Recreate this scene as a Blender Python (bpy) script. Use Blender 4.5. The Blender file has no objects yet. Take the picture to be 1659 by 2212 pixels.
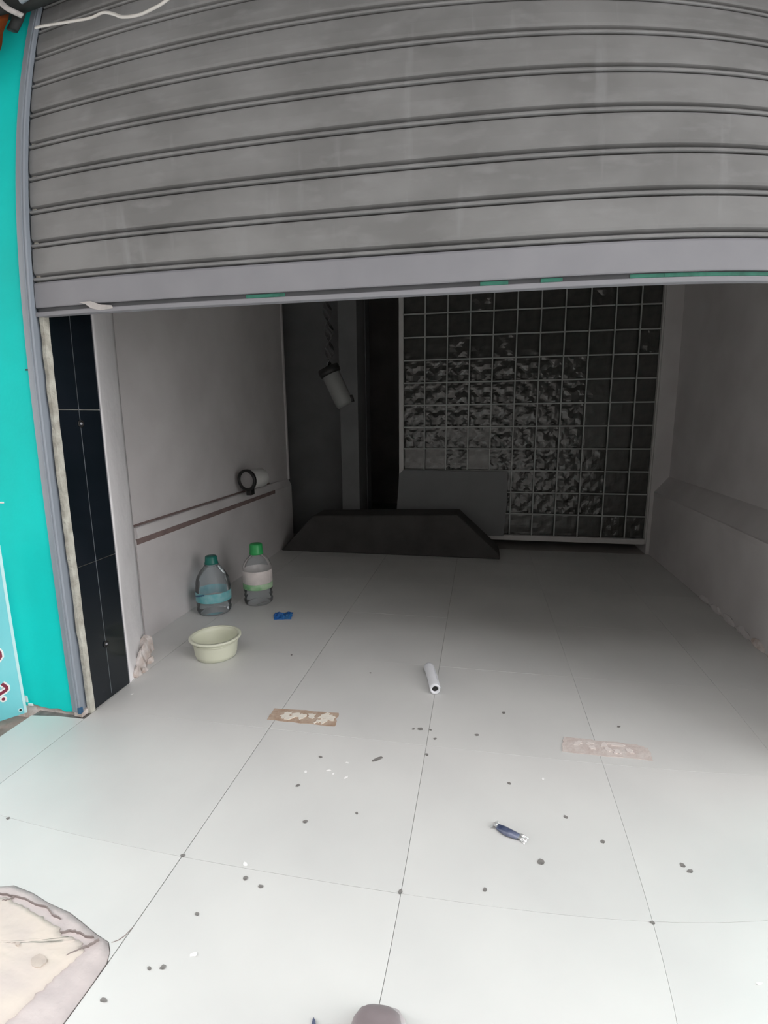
import bpy, bmesh, math, random
from mathutils import Vector, Matrix, noise
random.seed(7)
S = bpy.context.scene
COL = S.collection

# ------------------------------------------------------------------ camera
# wide phone lens with barrel distortion: polynomial fisheye (theta as a function of the radius on the sensor)
cd = bpy.data.cameras.new('camera')
cam = bpy.data.objects.new('camera', cd)
COL.objects.link(cam)
S.camera = cam
F, K1, K2 = 1.1024, -0.3553, 0.1805
cd.type = 'PANO'
cd.sensor_fit = 'HORIZONTAL'
cd.sensor_width = 16.59
cd.sensor_height = 22.12
cyc = cd.cycles if hasattr(cd, 'cycles') and hasattr(cd.cycles, 'panorama_type') else cd
cyc.panorama_type = 'FISHEYE_LENS_POLYNOMIAL'
cyc.fisheye_fov = math.pi
cyc.fisheye_polynomial_k0 = 0.0
cyc.fisheye_polynomial_k1 = -(1 / F) / 10
cyc.fisheye_polynomial_k2 = 0.0
cyc.fisheye_polynomial_k3 = -(K1 / F) / 1000
cyc.fisheye_polynomial_k4 = -(K2 / F) / 10000
cd.clip_start = 0.02
cam.matrix_world = (Matrix.Translation((1.534, -1.6209, 1.1639)) @ Matrix.Rotation(0.1864, 4, 'Z')
                    @ Matrix.Rotation(math.pi / 2 - 0.1841, 4, 'X') @ Matrix.Rotation(-0.0091, 4, 'Z'))

# ------------------------------------------------------------------ daylight: overcast sky over a narrow street
w = bpy.data.worlds.new('world')
S.world = w
w.use_nodes = True
bg = w.node_tree.nodes['Background']
bg.inputs['Color'].default_value = (1.0, 0.975, 0.975, 1)
bg.inputs['Strength'].default_value = 4.45
S.view_settings.view_transform = 'Standard'
S.view_settings.look = 'None'
S.view_settings.gamma = 1.0
S.view_settings.use_curve_mapping = False
S.view_settings.exposure = 0.0

# ------------------------------------------------------------------ materials
def mat(name, col, rough=0.6, metal=0.0, spec=0.5, var=0.0, scale=8.0, col2=None, stretch=(1, 1, 1), bump=0.0, bscale=60.0, detail=4.0, lo=0.35, hi=0.7):
    m = bpy.data.materials.new(name)
    m.use_nodes = True
    nt = m.node_tree
    b = nt.nodes['Principled BSDF']
    b.inputs['Roughness'].default_value = rough
    b.inputs['Metallic'].default_value = metal
    b.inputs['Specular IOR Level'].default_value = spec
    tc = nt.nodes.new('ShaderNodeTexCoord')
    if col2 is None and var > 0:
        col2 = tuple(c * (1 - var) for c in col)
    if col2 is not None:
        mp = nt.nodes.new('ShaderNodeMapping')
        mp.inputs['Scale'].default_value = stretch
        nt.links.new(tc.outputs['Object'], mp.inputs['Vector'])
        n = nt.nodes.new('ShaderNodeTexNoise')
        n.inputs['Scale'].default_value = scale
        n.inputs['Detail'].default_value = detail
        nt.links.new(mp.outputs['Vector'], n.inputs['Vector'])
        r = nt.nodes.new('ShaderNodeValToRGB')
        r.color_ramp.elements[0].position = lo
        r.color_ramp.elements[1].position = hi
        r.color_ramp.elements[0].color = (*col, 1)
        r.color_ramp.elements[1].color = (*col2, 1)
        nt.links.new(n.outputs['Fac'], r.inputs['Fac'])
        nt.links.new(r.outputs['Color'], b.inputs['Base Color'])
    else:
        b.inputs['Base Color'].default_value = (*col, 1)
    if bump > 0:
        n2 = nt.nodes.new('ShaderNodeTexNoise')
        n2.inputs['Scale'].default_value = bscale
        n2.inputs['Detail'].default_value = 3.0
        nt.links.new(tc.outputs['Object'], n2.inputs['Vector'])
        bp = nt.nodes.new('ShaderNodeBump')
        bp.inputs['Strength'].default_value = bump
        bp.inputs['Distance'].default_value = 0.01
        nt.links.new(n2.outputs['Fac'], bp.inputs['Height'])
        nt.links.new(bp.outputs['Normal'], b.inputs['Normal'])
    return m

def clear_mat(name, tint, gloss=0.10):
    m = bpy.data.materials.new(name)
    m.use_nodes = True
    nt = m.node_tree
    nt.nodes.remove(nt.nodes['Principled BSDF'])
    t = nt.nodes.new('ShaderNodeBsdfTransparent')
    t.inputs['Color'].default_value = (*tint, 1)
    g = nt.nodes.new('ShaderNodeBsdfGlossy')
    g.inputs['Roughness'].default_value = 0.08
    lw = nt.nodes.new('ShaderNodeFresnel')
    lw.inputs['IOR'].default_value = 1.22
    df = nt.nodes.new('ShaderNodeBsdfDiffuse')
    df.inputs['Color'].default_value = (0.85, 0.9, 0.93, 1)
    hz_ = nt.nodes.new('ShaderNodeMixShader')
    hz_.inputs['Fac'].default_value = gloss
    nt.links.new(t.outputs['BSDF'], hz_.inputs[1])
    nt.links.new(df.outputs['BSDF'], hz_.inputs[2])
    mx = nt.nodes.new('ShaderNodeMixShader')
    nt.links.new(lw.outputs['Fac'], mx.inputs['Fac'])
    nt.links.new(hz_.outputs['Shader'], mx.inputs[1])
    nt.links.new(g.outputs['BSDF'], mx.inputs[2])
    nt.links.new(mx.outputs['Shader'], nt.nodes['Material Output'].inputs['Surface'])
    return m

M = {}
M['tile'] = mat('floor_porcelain', (0.66, 0.665, 0.65), 0.32, spec=0.35, col2=(0.60, 0.605, 0.595), scale=2.2, bump=0.02, bscale=25)
M['rail_brown'] = mat('dull_brown', (0.22, 0.16, 0.15), 0.9, var=0.3, scale=10)  # brown of the strips just below and above the left dado rail
M['grout'] = mat('grout', (0.22, 0.21, 0.20), 0.9, var=0.4, scale=30)
M['plaster'] = mat('white_plaster', (0.64, 0.62, 0.62), 0.75, col2=(0.55, 0.53, 0.53), scale=2.5, bump=0.15, bscale=18)
M['plaster_white'] = mat('whitewash', (0.90, 0.89, 0.90), 0.7, col2=(0.82, 0.81, 0.82), scale=5, bump=0.25, bscale=22)
M['broken'] = mat('broken_plaster', (0.70, 0.66, 0.64), 0.95, col2=(0.46, 0.37, 0.32), scale=22, bump=0.8, bscale=60)
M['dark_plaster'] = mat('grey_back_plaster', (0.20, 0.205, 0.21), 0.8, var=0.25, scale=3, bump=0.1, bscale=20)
M['dim'] = mat('dim_room_paint', (0.5, 0.48, 0.46), 0.9, var=0.3, scale=2)
M['ceil'] = mat('ceiling_paint', (0.45, 0.44, 0.43), 0.9, var=0.1, scale=2)
M['teal'] = mat('turquoise_paint', (0.004, 0.70, 0.66), 0.6, spec=0.15, col2=(0.006, 0.63, 0.59), scale=3.5, bump=0.2, bscale=14)
def shutter_material():
    m = mat('shutter_steel', (0.235, 0.237, 0.240), 0.42, spec=0.45)
    nt = m.node_tree
    b = nt.nodes['Principled BSDF']
    geo = nt.nodes.new('ShaderNodeNewGeometry')
    cur = None
    for scale, stretch, lo, hi, dark, light in ((3.2, (1, 1, 1.6), 0.38, 0.66, (0.205, 0.208, 0.210), (0.275, 0.280, 0.284)), (1.0, (15, 1, 2.1), 0.60, 0.76, None, (0.36, 0.37, 0.385)), (9.0, (1, 1, 2.5), 0.54, 0.74, None, (0.315, 0.32, 0.33))):
        mp = nt.nodes.new('ShaderNodeMapping')
        mp.inputs['Scale'].default_value = stretch
        nt.links.new(geo.outputs['Position'], mp.inputs['Vector'])
        n = nt.nodes.new('ShaderNodeTexNoise')
        n.inputs['Scale'].default_value = scale
        n.inputs['Detail'].default_value = 4.0
        nt.links.new(mp.outputs['Vector'], n.inputs['Vector'])
        r = nt.nodes.new('ShaderNodeMapRange')
        r.inputs['From Min'].default_value = lo
        r.inputs['From Max'].default_value = hi
        r.inputs['To Max'].default_value = 1.0 if dark else 0.55
        nt.links.new(n.outputs['Fac'], r.inputs['Value'])
        mx = nt.nodes.new('ShaderNodeMix')
        mx.data_type = 'RGBA'
        nt.links.new(r.outputs['Result'], mx.inputs[0])
        if dark:
            mx.inputs[6].default_value = (*dark, 1)
        else:
            nt.links.new(cur, mx.inputs[6])
        mx.inputs[7].default_value = (*light, 1)
        cur = mx.outputs[2]
    nt.links.new(cur, b.inputs['Base Color'])
    return m
M['shutter'] = shutter_material()
M['bar'] = mat('galvanised_bar', (0.27, 0.275, 0.30), 0.5, spec=0.3, col2=(0.30, 0.305, 0.33), scale=6)
M['guide'] = mat('guide_steel', (0.29, 0.33, 0.38), 0.45, spec=0.4, var=0.2, scale=6, stretch=(1, 1, 0.2))
M['dark_metal'] = mat('dark_recess_metal', (0.10, 0.105, 0.115), 0.6, var=0.2, scale=10)
M['green'] = mat('green_paint', (0.05, 0.25, 0.18), 0.6, var=0.4, scale=30)
M['tape'] = mat('old_tape', (0.55, 0.53, 0.52), 0.6, var=0.2, scale=40)
M['black_tile'] = mat('black_glazed_tile', (0.006, 0.010, 0.014), 0.12, spec=0.5, col2=(0.010, 0.014, 0.020), scale=4)
M['cream'] = mat('cream_mortar', (0.62, 0.62, 0.55), 0.9, col2=(0.38, 0.36, 0.31), scale=22, bump=0.6, bscale=70)
M['strip'] = mat('dull_aluminium', (0.17, 0.19, 0.21), 0.5, var=0.7, scale=9, stretch=(1, 1, 0.3))
M['gate'] = mat('gate_white_paint', (0.62, 0.61, 0.60), 0.5, var=0.12, scale=6)
M['wire'] = mat('gate_grey_wire', (0.42, 0.44, 0.43), 0.5)
M['film'] = mat('crumpled_film', (0.035, 0.036, 0.034), 0.22, spec=1.0, col2=(0.06, 0.06, 0.056), scale=14, bump=0.03, bscale=30)
M['sheet'] = mat('grey_fill', (0.20, 0.205, 0.21), 0.7, var=0.1, scale=4)
M['dark'] = mat('dark_fill', (0.075, 0.072, 0.07), 0.95, var=0.3, scale=5)
M['clear'] = clear_mat('clear_plastic', (0.95, 0.97, 0.98))
M['water'] = clear_mat('bluish_plastic', (0.92, 0.96, 0.98))
M['cap_dark'] = mat('dark_green_cap', (0.01, 0.16, 0.13), 0.4)
M['cap'] = mat('green_cap', (0.03, 0.36, 0.10), 0.4)
M['label_teal'] = mat('teal_label', (0.10, 0.42, 0.46), 0.4, col2=(0.30, 0.55, 0.58), scale=22)
M['label_navy'] = mat('navy_print', (0.03, 0.10, 0.20), 0.4)
M['label_white'] = mat('white_label', (0.74, 0.68, 0.66), 0.45, var=0.15, scale=20)
M['label_green'] = mat('green_label', (0.18, 0.45, 0.20), 0.45, col2=(0.45, 0.62, 0.42), scale=18)
M['bowl'] = mat('cream_plastic', (0.72, 0.74, 0.60), 0.4, var=0.06, scale=8)
M['blue'] = mat('blue_foil', (0.02, 0.17, 0.60), 0.3, col2=(0.10, 0.40, 0.80), scale=35, spec=0.8)
M['paper'] = mat('white_paper', (0.80, 0.82, 0.86), 0.6, var=0.05, scale=20)
M['rusty'] = mat('worn_brown_film', (0.40, 0.28, 0.20), 0.7, col2=(0.52, 0.42, 0.34), scale=28, bump=0.3, bscale=90)
M['pink'] = mat('faded_pink_film', (0.57, 0.49, 0.46), 0.7, col2=(0.66, 0.61, 0.58), scale=24, bump=0.2, bscale=90)
M['flake'] = mat('pale_flake', (0.82, 0.78, 0.70), 0.5, var=0.08, scale=40)
M['flake_pink'] = mat('pale_pink_flake', (0.76, 0.70, 0.67), 0.45, var=0.06, scale=40)
M['navy'] = mat('navy_wrapper', (0.035, 0.05, 0.11), 0.35, col2=(0.16, 0.18, 0.26), scale=30, spec=0.7)
M['silver'] = mat('silver_foil', (0.88, 0.88, 0.88), 0.25, metal=0.6)
M['dirt'] = mat('dirt', (0.24, 0.23, 0.22), 0.95, var=0.45, scale=60)
M['crumb'] = mat('white_crumb', (0.85, 0.85, 0.84), 0.8)
M['cement'] = mat('beige_cement', (0.66, 0.59, 0.52), 0.9, col2=(0.57, 0.51, 0.48), scale=7, bump=0.5, bscale=16)
M['cement_rim'] = mat('mauve_mortar', (0.58, 0.52, 0.51), 0.9, col2=(0.47, 0.42, 0.42), scale=12, bump=0.5, bscale=30)
M['stain'] = mat('damp_stain', (0.46, 0.40, 0.36), 0.9, col2=(0.58, 0.51, 0.45), scale=30)
M['crack'] = mat('crack_dirt', (0.26, 0.22, 0.21), 0.95)
M['shoe'] = mat('mauve_leather', (0.27, 0.225, 0.235), 0.45, var=0.15, scale=20)
M['sole'] = mat('pale_sole', (0.52, 0.47, 0.48), 0.6)
M['cyan'] = mat('pale_cyan_vinyl', (0.16, 0.60, 0.66), 0.35, col2=(0.24, 0.68, 0.74), scale=3)
M['vinyl_edge'] = mat('white_vinyl_hem', (0.55, 0.80, 0.82), 0.4)
M['maroon'] = mat('maroon_ink', (0.22, 0.02, 0.05), 0.5)
M['white_ink'] = mat('white_ink', (0.85, 0.86, 0.86), 0.5)
M['black'] = mat('black_plastic', (0.012, 0.012, 0.012), 0.5)
M['cord'] = mat('shiny_black_cord', (0.16, 0.16, 0.165), 0.16, metal=0.7, spec=0.9)
M['lamp'] = mat('white_lamp_can', (0.62, 0.62, 0.60), 0.4)
M['lamp_shaded'] = mat('shaded_lamp_can', (0.20, 0.205, 0.20), 0.5)  # white can of the hanging lamp, its shade put into a darker colour
M['lamp_face'] = mat('dull_lamp_lens', (0.30, 0.29, 0.29), 0.5)
M['cable'] = mat('white_cable', (0.70, 0.69, 0.66), 0.45)
M['earth'] = mat('brown_kerb', (0.36, 0.28, 0.25), 0.95, col2=(0.24, 0.18, 0.16), scale=14, bump=0.6, bscale=40)
M['road'] = mat('street_concrete', (0.30, 0.28, 0.26), 0.95, var=0.3, scale=3)
M['opposite'] = mat('street_building', (0.20, 0.19, 0.18), 0.9, var=0.2, scale=1)
M['orange'] = mat('orange_cloth', (0.42, 0.10, 0.015), 0.8, var=0.3, scale=12)
M['tarp'] = mat('dark_tarp', (0.03, 0.034, 0.034), 0.8, var=0.4, scale=10)

# ------------------------------------------------------------------ helpers (all coordinates in metres, world space)
def finish(me, m, smooth=False):
    if m is not None:
        me.materials.append(M[m])
    if smooth:
        for p in me.polygons:
            p.use_smooth = True

def link(name, bm, m, parent=None, smooth=False, origin=None):
    """bm in world coordinates; the object's origin goes to its base centre (or to the parent's space)."""
    vs = [v.co for v in bm.verts]
    if origin is None:
        xs = [v.x for v in vs]; ys = [v.y for v in vs]; zs = [v.z for v in vs]
        origin = Vector(((min(xs) + max(xs)) / 2, (min(ys) + max(ys)) / 2, min(zs)))
    origin = Vector(origin)
    for v in bm.verts:
        v.co -= origin
    bmesh.ops.recalc_face_normals(bm, faces=bm.faces[:])
    me = bpy.data.meshes.new(name)
    bm.to_mesh(me)
    bm.free()
    finish(me, m, smooth)
    o = bpy.data.objects.new(name, me)
    COL.objects.link(o)
    o.location = origin
    if parent is not None:
        o.parent = parent
        pw = Vector((0, 0, 0))
        q = parent
        while q is not None:
            pw += q.location
            q = q.parent
        o.location = origin - pw
    return o

def tag(o, label, cat, group=None):
    o['label'] = label
    o['category'] = cat
    if group:
        o['group'] = group
    return o

def struct(o, label, cat):
    o['kind'] = 'structure'
    o['label'] = label
    o['category'] = cat
    return o

def thing(name, label, cat, loc, group=None):
    o = bpy.data.objects.new(name, None)
    o.empty_display_size = 0.05
    COL.objects.link(o)
    o.location = loc
    return tag(o, label, cat, group)

def B():
    return bmesh.new()

def box(bm, x0, x1, y0, y1, z0, z1, bev=0.0):
    v = [bm.verts.new(c) for c in ((x0, y0, z0), (x1, y0, z0), (x1, y1, z0), (x0, y1, z0), (x0, y0, z1), (x1, y0, z1), (x1, y1, z1), (x0, y1, z1))]
    fs = [bm.faces.new([v[i] for i in q]) for q in ((0, 3, 2, 1), (4, 5, 6, 7), (0, 1, 5, 4), (1, 2, 6, 5), (2, 3, 7, 6), (3, 0, 4, 7))]
    if bev > 0:
        es = {e for f in fs for e in f.edges}
        bmesh.ops.bevel(bm, geom=list(es), offset=bev, segments=2, affect='EDGES', profile=0.5)
    return bm

def prism(bm, pts, ax, a0, a1):
    """closed outline extruded along an axis; pts are the other two coordinates in xyz order."""
    def P(q, a):
        return {'x': (a, q[0], q[1]), 'y': (q[0], a, q[1]), 'z': (q[0], q[1], a)}[ax]
    lo = [bm.verts.new(P(q, a0)) for q in pts]
    hi = [bm.verts.new(P(q, a1)) for q in pts]
    bm.faces.new(lo)
    bm.faces.new(hi[::-1])
    n = len(pts)
    for i in range(n):
        bm.faces.new((lo[i], lo[(i + 1) % n], hi[(i + 1) % n], hi[i]))
    return bm

def lathe(bm, prof, c, axis=(0, 0, 1), n=32, closed=False):
    """prof: (radius, height) pairs along the axis from c"""
    ax = Vector(axis).normalized()
    u = ax.orthogonal().normalized()
    v = ax.cross(u)
    rings = []
    for r, h in prof:
        if r < 1e-6:
            rings.append([bm.verts.new(Vector(c) + ax * h)])
        else:
            rings.append([bm.verts.new(Vector(c) + ax * h + (u * math.cos(2 * math.pi * k / n) + v * math.sin(2 * math.pi * k / n)) * r) for k in range(n)])
    pairs = list(zip(rings[:-1], rings[1:]))
    if closed:
        pairs.append((rings[-1], rings[0]))
    for a, b in pairs:
        for k in range(n):
            k2 = (k + 1) % n
            if len(a) == 1 and len(b) == 1:
                continue
            if len(a) == 1:
                bm.faces.new((a[0], b[k], b[k2]))
            elif len(b) == 1:
                bm.faces.new((a[k], a[k2], b[0]))
            else:
                bm.faces.new((a[k], a[k2], b[k2], b[k]))
    return bm

def tube(bm, path, r, n=10, sub=6):
    P = [Vector(q) for q in path]
    if sub > 1:
        Q = []
        E = [P[0] * 2 - P[1]] + P + [P[-1] * 2 - P[-2]]
        for i in range(1, len(E) - 2):
            for k in range(sub):
                t = k / sub
                a, b, c, d = E[i - 1], E[i], E[i + 1], E[i + 2]
                Q.append(0.5 * ((2 * b) + (c - a) * t + (2 * a - 5 * b + 4 * c - d) * t * t + (3 * b - a - 3 * c + d) * t ** 3))
        Q.append(P[-1])
        P = Q
    rings = []
    up = Vector((0.1, 0.9, 0.2))
    for i, q in enumerate(P):
        t = (P[min(i + 1, len(P) - 1)] - P[max(i - 1, 0)]).normalized()
        u = (up - t * up.dot(t)).normalized()
        v = t.cross(u)
        up = u
        rings.append([bm.verts.new(q + (u * math.cos(2 * math.pi * k / n) + v * math.sin(2 * math.pi * k / n)) * r) for k in range(n)])
    for a, b in zip(rings[:-1], rings[1:]):
        for k in range(n):
            bm.faces.new((a[k], a[(k + 1) % n], b[(k + 1) % n], b[k]))
    bm.faces.new(rings[0][::-1])
    bm.faces.new(rings[-1])
    return bm

def jag(a, b, n, amp, seed):
    """points from a to b with sideways jitter"""
    rnd = random.Random(seed)
    a, b = Vector(a), Vector(b)
    d = (b - a)
    nrm = Vector((-d.y, d.x)).normalized()
    return [tuple(a + d * (i / n) + nrm * (rnd.uniform(-amp, amp) if 0 < i < n else 0)) for i in range(n + 1)]

# ================================================================== STRUCTURE
# ---- floor: bed with porcelain tiles, each a part
bm = B()
box(bm, -0.21, 3.5, -1.76, 0.24, -0.06, -0.004)
box(bm, -0.7, 3.5, 0.24, 5.4, -0.06, -0.004)
floor = struct(link('floor', bm, 'grout', origin=(1.4, 0.6, -0.06)), 'pale grey porcelain tiled floor running into the dark shop', 'floor')
XS = [-0.21, 0.02, 0.768, 1.368, 1.968, 2.568, 2.945]
YS = [-1.762, -1.162, -0.562, 0.038, 0.638, 1.238, 1.838, 2.438, 2.9]
slab_edge = [(0.30, -0.80), (0.363, -0.793), (0.395, -0.774), (0.46, -0.777), (0.523, -0.79), (0.593, -0.797), (0.638, -0.811), (0.699, -0.832), (0.738, -0.842), (0.756, -0.864), (0.7655, -0.888)]
GX = {0.768: 0.0011, 0.02: 0.0012, 1.368: 0.0006}
for i in range(len(XS) - 1):
    for j in range(len(YS) - 1):
        x0, x1, y0, y1 = XS[i] + GX.get(XS[i], 0.0003), XS[i + 1] - GX.get(XS[i + 1], 0.0003), YS[j] + 0.0004, YS[j + 1] - 0.0004
        z = -random.uniform(0, 0.0006)
        bm = B()
        if i == 1 and j == 1:      # the broken tile: only its upper part is left
            out = [(x0, y1), (x0, -0.80)] + slab_edge + [(x1, -0.888), (x1, y1)]
            prism(bm, out, 'z', -0.005, z)
        elif i == 1 and j == 0:
            prism(bm, [(x0, y0), (x1, y0), (x1, -1.25), (0.72, -1.21), (0.60, -1.23), (0.4, -1.22), (0.2, -1.26), (x0, -1.24)], 'z', -0.005, z)
        elif j == 2 and x0 < 0:
            prism(bm, [(x0, y0), (x1, y0), (x1, -0.035), (-0.1, -0.04), (x0, -0.06)], 'z', -0.005, z)
        else:
            # slightly eased edges
            e = 0.0004
            lo = [bm.verts.new(c) for c in ((x0, y0, -0.005), (x1, y0, -0.005), (x1, y1, -0.005), (x0, y1, -0.005))]
            md = [bm.verts.new(c) for c in ((x0, y0, z - e), (x1, y0, z - e), (x1, y1, z - e), (x0, y1, z - e))]
            hi = [bm.verts.new(c) for c in ((x0 + e, y0 + e, z), (x1 - e, y0 + e, z), (x1 - e, y1 - e, z), (x0 + e, y1 - e, z))]
            bm.faces.new(hi)
            for q in range(4):
                r_ = (q + 1) % 4
                bm.faces.new((lo[q], lo[r_], md[r_], md[q]))
                bm.faces.new((md[q], md[r_], hi[r_], hi[q]))
        link('tile', bm, 'tile', floor)
bm = B()
box(bm, -0.6, 3.35, 2.902, 5.2, -0.0038, 0.0)
link('back_room_screed', bm, 'dim', floor)

# ---- street ground, kerb, opposite side
bm = B(); box(bm, -14, 30, -12.0, -1.765, -0.2, -0.10)
struct(link('floor_street', bm, 'road'), 'grey concrete street ground in front of the shop', 'street')
bm = B()
prism(bm, [(-3.0, -1.76), (-0.214, -1.76), (-0.214, -0.03), (-3.0, -0.03)], 'z', -0.12, -0.035)
struct(link('floor_kerb', bm, 'earth'), 'brownish rough kerb strip beside the tile edge under the banner', 'kerb')
bm = B(); box(bm, -14, 8.0, -6.6, -6.0, -0.1, 9.0)
struct(link('wall_opposite', bm, 'opposite'), 'building wall across the street', 'wall')

# ---- facade
bm = B()
rnd = random.Random(3)
low = [(-2.6, 0.03)] + [(-2.5 + 0.1 * k, 0.03 + rnd.uniform(-0.015, 0.02)) for k in range(22)] + \
      [(-0.285, 0.04), (-0.268, 0.012), (-0.24, 0.028), (-0.2, 0.02), (-0.15, 0.016), (-0.11, 0.022), (-0.075, 0.012), (-0.034, 0.018)]
prism(bm, low + [(-0.034, 3.3), (-2.6, 3.3)], 'y', -0.022, 0.24)
wf = struct(link('wall_front', bm, 'teal'), 'turquoise painted facade wall left of the roller shutter', 'wall')
bm = B(); box(bm, -2.6, -0.034, -0.014, 0.24, -0.06, 0.045)
link('plaster_base', bm, 'broken', wf)
for k, (px, pz, sx, sz) in enumerate(((-0.262, 0.045, 0.006, 0.014), (-0.246, 0.022, 0.012, 0.005), (-0.236, 0.86, 0.012, 0.003))):
    bm = B(); box(bm, px - sx, px + sx, -0.0245, -0.02, pz - sz, pz + sz, 0.001)
    link('paint_chip', bm, 'white_ink', wf)
bm = B(); box(bm, -0.052, -0.038, -0.026, -0.021, 1.337, 1.342, 0.001)
link('screw', bm, 'black', wf)
bm = B(); box(bm, 2.765, 5.5, -0.022, 0.24, -0.06, 3.3)
struct(link('wall_front_end', bm, 'teal'), 'facade wall at the far right end of the shutter', 'wall')
bm = B(); box(bm, -2.6, 5.5, 0.05, 0.3, 2.72, 5.2)
struct(link('wall_lintel', bm, 'dark_plaster'), 'facade wall above the roller shutter', 'wall')

bm = B(); prism(bm, [(-2.6, -1.25), (0.6, -1.15), (2.6, -0.75), (5.5, -0.75), (5.5, 0.05), (-2.6, 0.05)], 'z', 2.95, 2.98)
struct(link('trim_1', bm, 'tarp'), 'dark tarpaulin awning stretched above the roller shutter', 'awning')

# ---- left entrance reveal with black tiles
bm = B(); box(bm, -0.20, 0.010, 0.024, 0.246, 0.0, 2.72)
wj = struct(link('wall_entrance', bm, 'cream'), 'entrance reveal clad in tall glossy black tiles', 'wall')
for z0, z1 in ((0.004, 0.5985), (0.6015, 1.1985), (1.2015, 1.7985), (1.8015, 2.39)):
    bm = B(); box(bm, 0.008, 0.0185, 0.030, 0.2445, z0, z1, 0.001)
    link('tile', bm, 'black_tile', wj)
bm = B()
zz = [0.0 + 0.06 * k for k in range(41)]
rr = random.Random(5)
L = [(0.002 + rr.uniform(-0.003, 0.003), z) for z in zz]
Rr = [(0.0285 + rr.uniform(-0.0015, 0.001), z) for z in zz[::-1]]
prism(bm, [(a, z) for a, z in L] + Rr, 'x', 0.006, 0.021)
link('mortar_edge', bm, 'cream', wj)
bm = B(); box(bm, 0.018, 0.0200, 0.2448, 0.2475, 0.004, 2.3)
link('tile_trim', bm, 'bar', wj)
bm = B(); box(bm, 0.018, 0.0196, 0.1300, 0.1322, 0.02, 1.62, 0.0003)
st = link('joint_strip', bm, 'strip', wj)
for zc in (1.147, 0.243):
    bm = B(); lathe(bm, [(0, 0.0), (0.0055, 0.0), (0.006, 0.002), (0.004, 0.005), (0, 0.006)], (0.0205, 0.131, zc), (1, 0, 0), 16)
    link('screw_cap', bm, 'bar', st, True)
    bm = B(); lathe(bm, [(0.008, -0.001), (0.014, -0.001), (0.014, 0.003), (0.008, 0.003)], (0.0203, 0.131, zc), (1, 0, 0), 20, True)
    link('washer', bm, 'black', st, True)

# ---- whitewashed splay between the reveal and the room wall
bm = B()
ncol, nrow = 8, 40
a, b = Vector((0.0165, 0.2475)), Vector((-0.205, 0.672))
grid = []
for j in range(nrow + 1):
    z = 2.7 * (j / nrow) ** 1.5
    row = []
    for i in range(ncol + 1):
        t = i / ncol
        q = a.lerp(b, t)
        nz = noise.noise(Vector((t * 6, z * 9, 1.3))) * (0.012 if z < 0.16 else 0.003)
        bulge = 0.030 * math.sin(math.pi * t) * max(0.0, 1 - z / 0.16)
        nrm = Vector((0.42, 0.22)).normalized()
        if i in (0, ncol):
            nz = 0; bulge = 0
        q = q + nrm * (nz + bulge)
        row.append(bm.verts.new((q.x, q.y, z)))
    grid.append(row)
for j in range(nrow):
    for i in range(ncol):
        bm.faces.new((grid[j][i], grid[j][i + 1], grid[j + 1][i + 1], grid[j + 1][i]))
back = [[bm.verts.new((x, y, z)) for z in (0, 2.7)] for x, y in ((-0.72, 0.672), (-0.72, 0.2475))]
bm.faces.new((grid[0][ncol], back[0][0], back[0][1], grid[nrow][ncol], *[grid[j][ncol] for j in range(nrow - 1, 0, -1)]))
bm.faces.new((back[0][0], back[1][0], back[1][1], back[0][1]))
bm.faces.new([grid[j][0] for j in range(nrow + 1)] + [back[1][1], back[1][0]])
sp = struct(link('wall_splay', bm, 'plaster_white', None, True), 'whitewashed splayed strip beside the black tiles, crumbling at its foot', 'wall')
# rubble at its foot
rr = random.Random(11)
for k, (x, y, s, h) in enumerate(((0.006, 0.315, 0.020, 0.05), (-0.022, 0.375, 0.026, 0.09), (-0.048, 0.435, 0.032, 0.10), (-0.078, 0.495, 0.034, 0.12), (-0.105, 0.555, 0.030, 0.10), (0.012, 0.36, 0.016, 0.02), (-0.015, 0.45, 0.018, 0.03))):
    bm = B()
    for q in range(16):
        an = rr.uniform(0, 2 * math.pi)
        zq = 0.0 if q < 7 else rr.uniform(0.2, 1.0) * h
        rad = s * rr.uniform(0.6, 1.2) * (1 - 0.55 * zq / h)
        bm.verts.new((x + math.cos(an) * rad * 0.9, y + math.sin(an) * rad * 1.6, zq))
    bmesh.ops.convex_hull(bm, input=bm.verts[:])
    bmesh.ops.delete(bm, geom=[v for v in bm.verts if not v.link_faces], context='VERTS')
    link('plaster_crumb', bm, 'broken', sp)

# ---- room walls
def profile_wall(name, pts, y0, y1, m, label):
    bm = B()
    prism(bm, pts, 'y', y0, y1)
    return struct(link(name, bm, m), label, 'wall')
wl = profile_wall('wall_left', [(-0.2, 0.0), (-0.2, 0.54), (-0.225, 0.60), (-0.225, 2.7), (-0.72, 2.7), (-0.72, 0.0)], 0.675, 2.9, 'plaster', 'grey-white plastered left room wall above the bottles')
bm = B(); prism(bm, [(-0.225, 0.553), (-0.194, 0.553), (-0.191, 0.558), (-0.193, 0.606), (-0.197, 0.612), (-0.225, 0.612)], 'y', 0.677, 2.62)
link('dado_rail', bm, 'plaster', wl)
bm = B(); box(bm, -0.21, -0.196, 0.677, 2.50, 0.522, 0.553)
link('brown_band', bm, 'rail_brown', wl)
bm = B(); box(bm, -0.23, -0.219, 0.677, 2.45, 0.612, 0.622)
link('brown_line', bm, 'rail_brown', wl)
bm = B(); box(bm, -0.23, -0.212, 2.876, 2.902, 0.60, 2.7, 0.003)
link('corner_bead', bm, 'plaster', wl)
bm = B(); prism(bm, [(2.88, 0.0), (3.25, 0.0), (3.25, 0.3), (2.88, 0.3)], 'z', 0.0, 0.001)
bm.free()
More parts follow.
